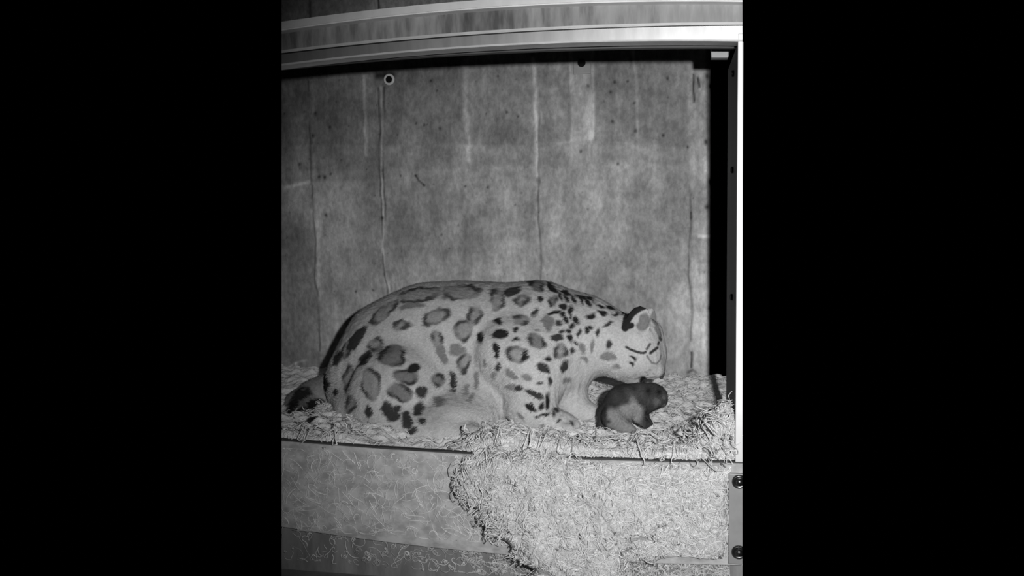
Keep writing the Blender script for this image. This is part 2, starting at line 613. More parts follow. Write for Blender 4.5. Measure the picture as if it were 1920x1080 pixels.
# ------------------------------------------------------------------ sculpting: smooth unions on a grid
class Sculpt:
    def __init__(s, lo, hi, h):
        s.h = h
        s.lo = np.array(lo)
        s.n = np.ceil((np.array(hi) - s.lo) / h).astype(int) + 1
        ax = [s.lo[i] + np.arange(s.n[i]) * h for i in range(3)]
        s.G = np.stack(np.meshgrid(*ax, indexing='ij'), -1).astype(np.float32)
        s.D = np.full(s.n, 1.0, dtype=np.float32)

    def _sub(s, lo, hi):
        a = np.clip(np.floor((lo - s.lo) / s.h).astype(int), 0, s.n)
        b = np.clip(np.ceil((hi - s.lo) / s.h).astype(int) + 1, 0, s.n)
        return tuple(slice(i, j) for i, j in zip(a, b))

    def add(s, d, sl, k, cut=False):
        D = s.D[sl]
        if cut:
            a, b = -D, d
            hh = np.clip(.5 + .5 * (b - a) / k, 0, 1) if k else None
            m = np.minimum(a, b) if not k else b * (1 - hh) + a * hh - k * hh * (1 - hh)
            s.D[sl] = -m
        else:
            hh = np.clip(.5 + .5 * (D - d) / k, 0, 1)
            s.D[sl] = D * (1 - hh) + d * hh - k * hh * (1 - hh)

    def capsule(s, a, b, ra, rb, k=.03, cut=False):
        a, b = np.asarray(a, np.float32), np.asarray(b, np.float32)
        m = max(ra, rb) + k * 1.5 + s.h * 2
        sl = s._sub(np.minimum(a, b) - m, np.maximum(a, b) + m)
        P = s.G[sl] - a
        ab = b - a
        t = np.clip((P @ ab) / max(float(ab @ ab), 1e-9), 0, 1)
        d = np.linalg.norm(P - t[..., None] * ab, axis=-1) - (ra + (rb - ra) * t)
        s.add(d.astype(np.float32), sl, k, cut)

    def ball(s, c, r, k=.03, rot=None, cut=False):
        """ellipsoid with radii r along the axes of rot (rows)"""
        c = np.asarray(c, np.float32)
        r = np.asarray(r, np.float32)
        m = float(r.max()) + k * 1.5 + s.h * 2
        sl = s._sub(c - m, c + m)
        P = s.G[sl] - c
        if rot is not None:
            P = P @ np.asarray(rot, np.float32).T
        k0 = np.linalg.norm(P / r, axis=-1)
        k1 = np.linalg.norm(P / (r * r), axis=-1)
        d = k0 * (k0 - 1) / np.maximum(k1, 1e-6)
        s.add(d.astype(np.float32), sl, k, cut)

    def mesh(s, name):
        D = s.D
        ins = D < 0
        nx, ny, nz = D.shape
        cnt = np.zeros((nx - 1, ny - 1, nz - 1), np.int8)
        for i in (0, 1):
            for j in (0, 1):
                for k in (0, 1):
                    cnt += ins[i:nx - 1 + i, j:ny - 1 + j, k:nz - 1 + k]
        act = (cnt > 0) & (cnt < 8)
        idx = np.full(act.shape, -1, np.int64)
        cells = np.argwhere(act)
        idx[act] = np.arange(len(cells))
        acc = np.zeros((len(cells), 3))
        num = np.zeros(len(cells))
        for ax in range(3):
            o = [a for a in range(3) if a != ax]
            for p in (0, 1):
                for q in (0, 1):
                    A = cells.copy()
                    A[:, o[0]] += p
                    A[:, o[1]] += q
                    B = A.copy()
                    B[:, ax] += 1
                    da, db = D[tuple(A.T)].astype(float), D[tuple(B.T)].astype(float)
                    c = (da < 0) != (db < 0)
                    t = np.where(c, da / np.where(c, da - db, 1), 0)
                    P = A.astype(float)
                    P[:, ax] += t
                    acc[c] += P[c]
                    num[c] += 1
        V = s.lo + acc / num[:, None] * s.h
        Q = []
        for ax in range(3):
            o = [(ax + 1) % 3, (ax + 2) % 3]
            sl0 = [slice(None)] * 3
            sl1 = [slice(None)] * 3
            sl0[ax] = slice(0, -1)
            sl1[ax] = slice(1, None)
            e = ins[tuple(sl0)] != ins[tuple(sl1)]
            E = np.argwhere(e)
            E = E[(E[:, o[0]] > 0) & (E[:, o[1]] > 0) & (E[:, o[0]] < D.shape[o[0]] - 1) & (E[:, o[1]] < D.shape[o[1]] - 1)]
            st = ins[tuple(sl0)][tuple(E.T)]
            c = []
            for p, q in ((1, 1), (0, 1), (0, 0), (1, 0)):
                T = E.copy()
                T[:, o[0]] -= p
                T[:, o[1]] -= q
                c.append(idx[tuple(T.T)])
            c = np.stack(c, 1)
            c[~st] = c[~st][:, ::-1]
            Q.append(c)
        Q = np.vstack(Q)
        Q = Q[(Q >= 0).all(1)]
        lab = np.arange(len(V))
        while True:                                   # keep the largest piece only
            m = lab[Q].min(1)
            new = lab.copy()
            np.minimum.at(new, Q.ravel(), np.repeat(m, 4))
            new = new[new]
            if (new == lab).all():
                break
            lab = new
        big = np.bincount(lab).argmax()
        keep = lab == big
        Q = Q[keep[Q].all(1)]
        V = V[keep]
        Q = (np.cumsum(keep) - 1)[Q]
        return mesh_np(name, V, Q)


def subdiv(me, smooth_it=2):
    o = bpy.data.objects.new('tmp', me)
    COL.objects.link(o)
    a = o.modifiers.new('s', 'SMOOTH')
    a.iterations = smooth_it
    a.factor = .5
    b = o.modifiers.new('d', 'SUBSURF')
    b.levels = b.render_levels = 1
    dg = bpy.context.evaluated_depsgraph_get()
    new = bpy.data.meshes.new_from_object(o.evaluated_get(dg))
    bpy.data.objects.remove(o)
    return new


def tree_of(me):
    V = get_co(me)
    return BVHTree.FromPolygons([Vector(v) for v in V], [tuple(p.vertices) for p in me.polygons])


# ------------------------------------------------------------------ the snow leopard
def P(px, py, Y):
    return at(px, py, Y)


def R(px, py, Y, r):
    return r * per_px(px, py, Y)


def leopard_body():
    lo = at(520, 850, 2.35)
    S = Sculpt((-1.25, 2.03, .30), (.12, 2.80, .95), .0055)

    def cap(a, b, k=.03, cut=False):
        S.capsule(P(*a[:3]), P(*b[:3]), R(*a[:3], a[3]), R(*b[:3], b[3]), k, cut)

    def ball(a, rx, ry, rz, ang=0, k=.03, cut=False, yaw=0):
        u = R(*a[:3], 1)
        t, y = math.radians(ang), math.radians(yaw)
        ex = RT * math.cos(t) - UP * math.sin(t)
        ey = RT * math.sin(t) + UP * math.cos(t)
        ez = FW
        ex, ez = ex * math.cos(y) + ez * math.sin(y), ez * math.cos(y) - ex * math.sin(y)
        S.ball(P(*a), (rx * u, ry * u, rz * u), k, np.array([ex, ey, ez]), cut)

    # trunk (px, py, depth, radius in px)
    ch = [(702, 716, 2.46, 90), (748, 668, 2.48, 104), (808, 648, 2.49, 112), (880, 643, 2.48, 110), (950, 634, 2.46, 97),
          (1008, 622, 2.44, 90)]
    for a, b in zip(ch, ch[1:]):
        cap(a, b, .05)
    # neck
    cap((1015, 618, 2.44, 84), (1090, 628, 2.42, 70), .05)
    cap((1090, 628, 2.42, 70), (1150, 645, 2.40, 60), .05)
    # belly fur hanging to the bedding
    ball((900, 735, 2.40), 95, 80, 95, k=.05)
    ball((825, 770, 2.34), 60, 50, 60, k=.04)
    ball((865, 785, 2.25), 75, 46, 60, k=.05)
    # haunch and folded hind leg
    ball((758, 745, 2.30), 104, 102, 74, 10, k=.022)
    ball((700, 770, 2.34), 72, 66, 60, k=.04)
    cap((745, 800, 2.22, 44), (830, 815, 2.17, 30), .035)
    cap((830, 812, 2.17, 27), (885, 816, 2.16, 21), .02)
    # near shoulder and upper arm
    ball((985, 668, 2.33), 96, 82, 70, 12, k=.018)
    cap((1000, 690, 2.31, 70), (1000, 755, 2.27, 46), .04)
    cap((1048, 650, 2.35, 52), (1062, 690, 2.36, 40), .05)
    # near forearm and paw
    cap((985, 765, 2.26, 34), (1030, 790, 2.24, 25), .025)
    cap((1030, 788, 2.24, 24), (1056, 792, 2.23, 21), .015)
    for i, (dx, dy) in enumerate(((12, -6), (19, -1), (20, 5), (13, 9))):
        cap((1056 + dx * .4, 792 + dy, 2.235 - .012 * i, 9), (1060 + dx, 794 + dy, 2.225 - .012 * i, 8.5), .008)
    # chest and far foreleg reaching forward
    cap((1060, 690, 2.40, 50), (1062, 735, 2.38, 36), .04)
    cap((1060, 735, 2.38, 32), (1085, 770, 2.36, 24), .03)
    cap((1085, 768, 2.36, 23), (1108, 776, 2.35, 20), .015)
    # skull
    ball((1190, 648, 2.385), 50, 55, 56, 14, k=.035)
    ball((1207, 672, 2.375), 36, 38, 44, 20, k=.025)
    ball((1172, 672, 2.36), 40, 36, 36, 0, k=.03)         # cheek ruff
    ball((1196, 640, 2.34), 26, 26, 14, 0, k=.02)
    # brow, nose bridge, muzzle pads, chin
    cap((1216, 624, 2.385, 26), (1231, 662, 2.38, 19), .02)
    cap((1228, 655, 2.38, 16), (1236, 690, 2.375, 12), .012)
    ball((1223, 694, 2.355), 23, 17, 18, -10, k=.009)
    ball((1222, 691, 2.395), 23, 17, 18, -10, k=.012)
    cap((1172, 694, 2.375, 20), (1193, 712, 2.375, 11), .02)
    ball((1186, 704, 2.375), 17, 13, 20, -20, k=.015)
    # eye hollows: shut lid over a ball
    ball((1216, 657, 2.342), 10, 5, 8, 20, k=.008, cut=True)
    ball((1217, 660, 2.352), 8, 6, 8, 15, k=.006)
    # mouth gap
    for yy in (2.31, 2.34, 2.37, 2.40):
        cap((1199, 716, yy, 7), (1227, 712, yy, 5), .003, True)
        cap((1203, 712, yy, 5), (1205, 705, yy, 2.5), .003, True)
    # ears
    ball((1197, 604, 2.335), 25, 31, 10, 14, k=.006, yaw=-30)
    ball((1206, 603, 2.312), 17, 24, 13, 14, k=.006, cut=True, yaw=-30)
    ball((1190, 616, 2.345), 18, 16, 14, 0, k=.012)
    ball((1217, 604, 2.42), 16, 28, 8, 8, k=.006, yaw=-35)
    ball((1223, 604, 2.408), 10, 20, 7, 8, k=.005, cut=True, yaw=-35)
    # tail, thick and furry, swept round the haunch
    tl = [(640, 735, 2.50, 44), (600, 752, 2.50, 42), (572, 770, 2.44, 40), (568, 800, 2.32, 38), (600, 818, 2.20, 33), (640, 828, 2.14, 24)]
    for a, b in zip(tl, tl[1:]):
        cap(a, b, .02)
    me = subdiv(S.mesh('body'), 2)
    return me


# markings and some painted shade: (px, py, rx, ry, angle, kind) kind: r = ring with a grey heart, s = solid dark, b = black, g = soft grey
SPOTS = [
    (720, 586, 30, 11, -40, 'r'), (668, 634, 26, 9, -48, 's'), (634, 672, 18, 8, -55, 's'), (787, 553, 38, 12, -8, 'r'), (772, 573, 22, 6, -4, 'g'), (866, 548, 35, 12, 0, 'r'),
    (754, 610, 18, 9, -20, 'r'), (819, 594, 27, 13, -25, 'r'), (891, 592, 13, 15, 20, 'r'), (869, 618, 15, 20, 0, 'r'),
    (934, 562, 15, 18, 0, 'r'), (704, 646, 16, 13, -30, 'r'), (685, 672, 14, 9, -20, 's'),
    (737, 666, 24, 17, 0, 'R'), (655, 707, 10, 23, 8, 'r'), (695, 718, 19, 27, -10, 'r'), (762, 706, 22, 15, 10, 'R'),
    (776, 690, 11, 9, 0, 'b'), (751, 737, 23, 13, 20, 'R'), (822, 712, 13, 14, 0, 'R'), (792, 737, 10, 12, 0, 's'),
    (822, 751, 11, 7, 0, 'g'), (728, 766, 9, 12, -10, 's'), (738, 780, 11, 10, 0, 's'), (744, 766, 7, 6, 0, 's'),
    (789, 765, 9, 8, 0, 's'), (794, 788, 8, 7, 0, 's'),
    (762, 788, 10, 15, 0, 's'), (691, 770, 7, 11, 0, 's'), (657, 759, 12, 17, 15, 'r'), (674, 800, 13, 11, -20, 'R'),
    (725, 816, 18, 14, 0, 'R'), (769, 810, 14, 5, -30, 's'), (819, 636, 14, 11, 0, 'r'), (830, 664, 9, 20, -25, 'g'),
    (852, 715, 6, 17, -10, 's'), (871, 680, 11, 18, 5, 'r'), (895, 712, 5, 14, 0, 'g'), (858, 655, 12, 10, 0, 'g'),
    (901, 633, 5, 11, 0, 'b'), (640, 788, 6, 12, 0, 's'), (630, 734, 5, 9, 15, 's'), (649, 655, 10, 16, 15, 'r'),
    (611, 721, 10, 14, 20, 's'), (603, 757, 9, 12, -10, 's'), (594, 780, 8, 14, -15, 's'), (572, 788, 14, 13, 0, 'R'),
    (551, 756, 10, 12, 0, 's'), (569, 738, 15, 8, 0, 's'), (556, 783, 7, 14, 0, 's'), (630, 803, 14, 7, 40, 's'),
    (740, 832, 18, 5, 0, 's'), (885, 745, 5, 9, 0, 'g'), (876, 730, 4, 8, 0, 'g'),
    (934, 602, 9, 4, -8, 'b'), (939, 626, 13, 9, -25, 'b'), (967, 616, 6, 4, 10, 'b'), (967, 637, 5, 3, 0, 'b'),
    (978, 599, 14, 9, 0, 'r'), (931, 656, 5, 11, -20, 'b'), (900, 634, 4, 10, 0, 's'), (1008, 642, 20, 10, 15, 'R'),
    (972, 665, 20, 12, 5, 'r'), (987, 668, 8, 7, 30, 'b'), (1004, 620, 6, 3, 15, 'g'), (1046, 632, 9, 6, 0, 's'),
    (1052, 659, 12, 14, 0, 'r'), (1073, 659, 4, 5, 0, 's'), (1029, 672, 6, 4, 15, 'b'), (1021, 689, 12, 8, 20, 's'),
    (1030, 694, 4, 5, 0, 'b'), (1059, 687, 7, 9, 15, 's'), (1065, 712, 8, 7, -30, 'g'), (1030, 716, 4, 8, -10, 's'),
    (1012, 719, 5, 4, 0, 's'), (960, 701, 12, 7, 35, 'g'), (988, 705, 9, 7, 20, 'g'), (955, 726, 9, 5, 0, 'g'),
    (972, 729, 9, 6, 0, 's'), (1003, 741, 17, 5, 25, 's'), (996, 764, 13, 5, 18, 'b'), (1016, 759, 5, 5, 0, 'b'),
    (1027, 752, 4, 12, 0, 'b'), (1021, 777, 7, 3, -30, 'b'), (1010, 783, 6, 3, 0, 's'), (1041, 769, 6, 4, -20, 's'),
    (1034, 777, 3, 5, 0, 'b'), (1045, 786, 4, 3, 0, 's'), (975, 781, 10, 3, 45, 'g'), (1026, 800, 9, 3, 0, 'g'),  # the long slanted grey one paints a shadow by the forearm
    (1071, 796, 3, 4, 0, 's'), (934, 689, 4, 10, 0, 's'), (911, 679, 4, 6, 0, 'g'), (928, 705, 3, 7, 0, 'g'),
    (961, 545, 14, 7, -8, 's'), (980, 563, 14, 10, -10, 'r'), (1007, 536, 14, 11, 10, 'R'), (1013, 561, 5, 5, 0, 'b'),
    (1005, 585, 9, 4, -25, 's'), (1037, 564, 9, 10, 10, 'R'), (1057, 574, 5, 7, 0, 'b'), (1071, 580, 6, 7, 0, 'b'),
    (1048, 553, 3, 8, -30, 'b'), (1059, 557, 3, 9, -30, 'b'), (1074, 561, 4, 8, -20, 'b'), (1089, 563, 3, 7, -15, 'b'),
    (1104, 569, 5, 7, -35, 'b'), (1035, 539, 11, 4, 40, 'b'), (1060, 549, 13, 3, 20, 'b'), (1092, 559, 13, 3, 15, 'b'),
    (1108, 561, 8, 3, 15, 'b'), (1125, 573, 7, 3, 5, 'b'), (1142, 574, 9, 3, 12, 'b'), (1131, 587, 10, 4, 15, 'b'),
    (1153, 588, 5, 4, 0, 'b'), (1166, 582, 5, 3, -35, 'b'), (1108, 592, 9, 4, -8, 'b'), (1141, 609, 10, 3, -15, 's'),
    (1084, 599, 5, 7, 15, 'b'), (1100, 618, 4, 6, 10, 'b'), (1107, 613, 4, 4, 0, 'b'), (1120, 624, 4, 8, 15, 's'),
    (1108, 650, 4, 10, 0, 'g'), (1086, 623, 3, 7, 0, 's'), (1090, 654, 5, 12, -10, 'g'), (1092, 675, 8, 4, 25, 'g'),
    (1029, 604, 9, 13, -10, 'g'), (1040, 586, 11, 3, -15, 'b'), (1054, 590, 6, 4, 15, 'b'), (1062, 598, 6, 5, 30, 'b'),
    (1048, 605, 6, 5, 0, 's'), (1073, 610, 7, 4, -40, 'b'), (1065, 620, 5, 4, 0, 'b'), (1054, 621, 4, 4, 0, 's'),
    (1070, 634, 4, 8, -35, 'b'), (1081, 643, 3, 4, 0, 'b'), (1074, 591, 3, 6, 0, 's'),
    (1142, 646, 4, 8, 25, 's'), (1140, 667, 9, 8, 0, 'g'), (1150, 668, 4, 8, -35, 'g'), (1156, 689, 4, 4, 0, 'g'),
    (1206, 603, 11, 17, 12, 'g'), (1226, 596, 8, 14, 8, 'g'), (1234, 622, 6, 12, -20, 'g'), (545, 775, 6, 14, 0, 's'), (585, 762, 8, 9, 0, 's'),
    (1203, 712, 6, 7, 0, 'b'), (1222, 711, 5, 4, 0, 'b'), (1212, 715, 8, 3, 0, 'b'),  # shade of the mouth gap, painted black
    (1187, 670, 6, 2.6, 25, 'b'), (1190, 673, 2.6, 4, 0, 'b'), (1184, 683, 5, 2.8, 30, 'b'), (1187, 687, 2.6, 4, 0, 's'),
]
LINES = [([(1175, 651), (1184, 656), (1195, 660), (1206, 662), (1211, 660)], 2.4, .95),
         ([(1218, 661), (1232, 652)], 2.8, .95), ([(1212, 654), (1219, 645)], 2.4, .8), ([(1233, 645), (1235, 642)], 2.6, .9),
         ([(1237, 633), (1239, 637)], 3.0, .9), ([(1212, 666), (1216, 673), (1221, 679), (1230, 682), (1238, 676), (1240, 667)], 1.8, .6),
         ([(1196, 715), (1204, 707), (1213, 713), (1221, 708), (1228, 714)], 5.5, .98), ([(1244, 702), (1246, 708)], 5.0, .75),  # the longer line paints the dark of the mouth gap
         ([(1238, 640), (1243, 665), (1246, 695)], 4.0, .22), ([(1209, 697), (1213, 698)], 1.2, .5), ([(1217, 693), (1220, 694)], 1.2, .5), ([(1213, 703), (1216, 703)], 1.2, .5), ([(1224, 700), (1227, 701)], 1.2, .5),
         ([(1171, 615), (1176, 600), (1184, 588), (1197, 578), (1206, 574)], 6.5, .98), ([(1173, 613), (1184, 610)], 5.5, .98)]


def paint_leopard(me):
    V = get_co(me)
    N = get_no(me)
    tr = tree_of(me)
    nz = np.stack([snoise(V, 70, 11), snoise(V, 70, 12)], 1) * 1.5 + np.stack([snoise(V, 190, 13), snoise(V, 190, 14)], 1) * .9
    dark = np.zeros(len(V))

    def hit(px, py):
        d = Vector(ray(px, py)).normalized()
        r = tr.ray_cast(Vector(CAM), d)
        return None if r[0] is None else (np.array(r[0]), np.array(r[1]))

    def local(C, px, py):
        q = per_px(px, py, C[1])
        return (V - C) @ RT / q, -((V - C) @ UP) / q, (V - C) @ FW / q

    for px, py, rx, ry, ang, kind in SPOTS:
        h = hit(px, py)
        if h is None:
            for s in (4, 8, 12):
                h = hit(px + (s if px < 800 else 0), py + s)
                if h is not None:
                    break
        if h is None:
            continue
        x, y, z = local(h[0], px, py)
        m = (np.abs(x) < 60) & (np.abs(y) < 60) & (np.abs(z) < 2.6 * max(rx, ry) + 8) & (N @ h[1] > -.1)
        i = np.nonzero(m)[0]
        rx, ry = rx * 1.13, ry * 1.13
        t = math.radians(ang)
        xx, yy = x[i] + nz[i, 0] * 1.9, y[i] + nz[i, 1] * 1.9
        u = (xx * math.cos(t) + yy * math.sin(t)) / rx
        v = (-xx * math.sin(t) + yy * math.cos(t)) / ry
        rr = np.sqrt(u * u + v * v)
        px1 = math.sqrt(rx * ry)
        soft = 2.2 / px1
        body = np.clip((1.0 + soft - rr) / (2 * soft), 0, 1)
        if kind in 'rR':
            wd = min(.9, 8.0 / px1)
            core = np.clip((rr - (1 - wd) + soft) / (2 * soft), 0, 1)
            gap = np.clip(.86 + .3 * np.sin(np.arctan2(v, u) * 2 + px * .7) + .12 * nz[i, 0], .5, 1)
            lo = .40 if kind == 'r' else .62
            hi = .90 if kind == 'r' else .95
            val = body * (lo + (hi * gap - lo).clip(0) * core)
        elif kind == 's':
            val = body * .94
        elif kind == 'b':
            val = body * .99
        else:
            val = body * .60
        dark[i] = np.maximum(dark[i], val)
    for pts, wd, amt in LINES:
        h = hit(*pts[len(pts) // 2])
        if h is None:
            continue
        x, y, z = local(h[0], *pts[len(pts) // 2])
        cx, cy = pts[len(pts) // 2]
        d = poly_dist(x + cx, y + cy, pts)
        val = np.clip((wd + .9 - d) / 1.8, 0, 1) * amt * (np.abs(z) < 34)
        dark = np.maximum(dark, val)
    # the far side of the coat, out of the photograph's view
    back = (N @ FW > .15)
    vb = np.nonzero(back)[0]
    r = np.random.default_rng(5)
    cs = []
    for j in r.permutation(vb)[:6000]:
        if all(np.linalg.norm(V[j] - c) > .062 for c in cs):
            cs.append(V[j])
    for c in cs:
        d = np.linalg.norm(V - c, axis=1)
        i = np.nonzero(d < .05)[0]
        i = i[N[i] @ FW > 0]
        rr = d[i] / .024 + nz[i, 0] * .09
        k = np.clip((1.2 - rr) / .3, 0, 1) * (.4 + .45 * np.clip((rr - .55) / .3, 0, 1))
        dark[i] = np.maximum(dark[i], k * np.clip(N[i] @ FW * 6, 0, 1))
    # coat colour: a little greyer along the spine, white on belly, chin and cheeks
    px, py = project(V)
    fur = .90 + .05 * snoise(V, 14, 21) + .04 * snoise(V * np.array([1, 1, .4]), 120, 22)
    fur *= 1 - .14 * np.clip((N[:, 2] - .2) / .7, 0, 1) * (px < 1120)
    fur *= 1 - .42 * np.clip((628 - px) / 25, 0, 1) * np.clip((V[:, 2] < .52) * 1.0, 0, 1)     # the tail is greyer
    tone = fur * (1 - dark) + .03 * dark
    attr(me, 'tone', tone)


def fur(name, me, parent, n, length, width, m, seed, spread=.35):
    """short hairs lying along the coat, each with the colour of the skin it grows from"""
    rg = np.random.default_rng(seed)
    V, N = get_co(me), get_no(me)
    T = np.empty(len(V), dtype=np.float32)
    me.attributes['tone'].data.foreach_get('value', T)
    i = rg.choice(len(V), min(n, len(V)), replace=False)
    i = i[V[i, 2] > .335]
    p, nn, t = V[i], N[i], T[i].astype(float)
    fl = np.tile(np.array([-.85, .05, -.55]), (len(i), 1)) + .22 * np.stack([snoise(p, 30, seed + k) for k in range(3)], 1)
    fl += rg.normal(size=fl.shape) * .16
    fl -= nn * (fl * nn).sum(1)[:, None]
    fl /= np.linalg.norm(fl, axis=1)[:, None] + 1e-9
    sd = np.cross(fl, nn)
    ln = length(p) * rg.uniform(.6, 1.25, len(i))
    up = spread * rg.uniform(.5, 1.3, len(i))
    VV = []
    for k, (a, h, wd) in enumerate(((0, -.04, 1), (.4, .5, .9), (.75, .8, .6), (1, .9, .15))):
        c = p + fl * (ln * a)[:, None] + nn * (ln * up * h)[:, None]
        VV += [c - sd * (width * wd), c + sd * (width * wd)]
    k = len(i)
    j = np.arange(k)
    Q = np.vstack([np.stack([j + 2 * q * k, j + (2 * q + 1) * k, j + (2 * q + 3) * k, j + (2 * q + 2) * k], 1) for q in range(3)])
    f = mesh_np(name, np.vstack(VV), Q)
    attr(f, 'tone', np.tile(t * rg.uniform(.88, 1.14, k), 8))
    return tag(link(name, f, m, parent, True), kind='stuff')


def coat_length(p):
    px, py = project(p)
    l = .009 + .007 * np.clip((py - 690) / 70, 0, 1) * np.clip((px - 780) / 60, 0, 1) * np.clip((950 - px) / 40, 0, 1)
    l = np.where(px > 1090, .007, l)
    return np.where(px > 1162, .0038, l)


leo = empty('snow_leopard', (-.40, 2.35, .34))
tag(leo, 'adult snow leopard with dark rosettes crouching on the bedding over a cub', 'animal')
lm = leopard_body()
paint_leopard(lm)
# short fur: ruffle the skin very slightly
V = get_co(lm)
N = get_no(lm)
V += N * (snoise(V * np.array([1, 1, .45]), 260, 31) * .0007)[:, None]
lm.vertices.foreach_set('co', V.astype(np.float32).ravel())
lm.update()
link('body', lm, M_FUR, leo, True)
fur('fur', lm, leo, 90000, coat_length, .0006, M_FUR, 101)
S = Sculpt(at(1236, 712, 2.34) - .02, at(1252, 690, 2.42) + .02, .002)
q = R(1243, 698, 2.375, 1)
S.ball(at(1242, 700, 2.375), (4.5 * q, 13 * q, 5.5 * q), .004)
S.ball(at(1240, 706, 2.375), (4 * q, 6 * q, 5 * q), .006)
nm = S.mesh('nose')
link('nose', nm, mat_simple('dark_nose', .10, .1, 60, rough=.5), leo, True)


# ------------------------------------------------------------------ the cub
def cub_body():
    S = Sculpt((-.24, 2.08, .32), (.08, 2.42, .56), .0032)

    def cap(a, b, k=.012, cut=False):
        S.capsule(P(*a[:3]), P(*b[:3]), R(*a[:3], a[3]), R(*b[:3], b[3]), k, cut)
    Y = 2.25
    cap((1153, 775, Y, 30), (1172, 757, Y, 34), .02)
    cap((1172, 757, Y, 34), (1202, 748, Y, 28), .02)
    cap((1202, 748, Y, 27), (1226, 743, Y, 22), .02)
    cap((1226, 743, Y, 22), (1235, 745, Y - .005, 16), .015)          # head
    cap((1238, 748, Y - .008, 11), (1243, 755, Y - .01, 7), .01)       # muzzle
    S.ball(P(1218, 722, Y - .035), np.array([7, 6, 3.5]) * R(1218, 722, Y, 1), .006)
    S.ball(P(1238, 727, Y + .03), np.array([6, 6, 3.5]) * R(1218, 722, Y, 1), .006)
    # legs
    cap((1200, 762, Y - .04, 13), (1197, 782, Y - .05, 10), .012)
    cap((1197, 782, Y - .05, 9), (1212, 795, Y - .06, 8), .01)
    cap((1208, 765, Y + .03, 12), (1206, 785, Y + .03, 9), .012)
    cap((1206, 785, Y + .03, 8), (1218, 793, Y + .02, 7), .01)
    cap((1150, 782, Y - .05, 22), (1170, 800, Y - .06, 12), .015)
    cap((1170, 800, Y - .06, 11), (1186, 806, Y - .065, 8), .01)
    # tail down behind
    cap((1134, 775, Y, 12), (1127, 800, Y - .02, 8), .012)
    cap((1127, 800, Y - .02, 7), (1132, 815, Y - .05, 6), .01)
    return subdiv(S.mesh('body'), 1)


cb = empty('leopard_cub', (-.08, 2.25, .36))
tag(cb, 'small dark leopard cub arched on the bedding under the mouth of the adult', 'animal')
cm = cub_body()
V = get_co(cm)
N = get_no(cm)
px, py = project(V)
n1 = snoise(V, 60, 41)
n2 = snoise(V, 160, 42)
tone = .15 + .035 * n1 + .03 * n2
pale = np.clip((py - 752 + 9 * n1 + 5 * n2 - np.abs(px - 1172) * .10) / 14, 0, 1) * np.clip((1212 - px) / 12, 0, 1) * np.clip((px - 1136) / 5, 0, 1)
tone = tone + pale * .50
face = np.clip((px - 1226 + 4 * n2) / 8, 0, 1) * np.clip((py - 738) / 8, 0, 1) * (n2 > -.2)
tone = tone + face * .15
for c0, r0, a in (((1236, 735), 5, .8), ((1216, 733), 6, .7), ((1190, 728), 7, .5), ((1238, 762), 5, .7), ((1206, 792), 9, .6), ((1141, 790), 5, .8)):
    tone *= 1 - a * np.exp(-((px - c0[0]) ** 2 + (py - c0[1]) ** 2) / (r0 * r0))
attr(cm, 'tone', np.clip(tone, .03, 1))
link('body', cm, M_CUB, cb, True)
fur('fur', cm, cb, 9000, lambda p: np.full(len(p), .006), .0004, M_CUB, 131, .5)


# ------------------------------------------------------------------ wood wool
def ribbons(paths, radii, tones):
    """paths: list of (n,3) arrays -> one mesh of thin three sided strands"""
    VV, QQ, TT = [], [], []
    base = 0
    for p, r, t in zip(paths, radii, tones):
        n = len(p)
        if n < 3:
            continue
        d = np.gradient(p, axis=0)
        d /= np.linalg.norm(d, axis=1)[:, None] + 1e-9
        ref = np.array([.3, -.8, .5])
        s = np.cross(d, ref)
        s /= np.linalg.norm(s, axis=1)[:, None] + 1e-9
        u = np.cross(s, d)
        rr = np.full(n, r)
        rr[0] *= .5
        rr[-1] *= .4
        for k in range(3):
            a = 2 * math.pi * k / 3 + .5
            VV.append(p + (s * math.cos(a) + u * math.sin(a) * .6) * rr[:, None])
        TT.append(np.full(n * 3, t))
        i = np.arange(n - 1)
        for k in range(3):
            a, b = base + k * n + i, base + ((k + 1) % 3) * n + i
            QQ.append(np.stack([a, b, b + 1, a + 1], 1))
        base += 3 * n
    return np.vstack(VV), np.vstack(QQ), np.concatenate(TT)


def inside(p):
    d = p - CAM
    return (d @ NL > 0) & (d @ NR > 0)


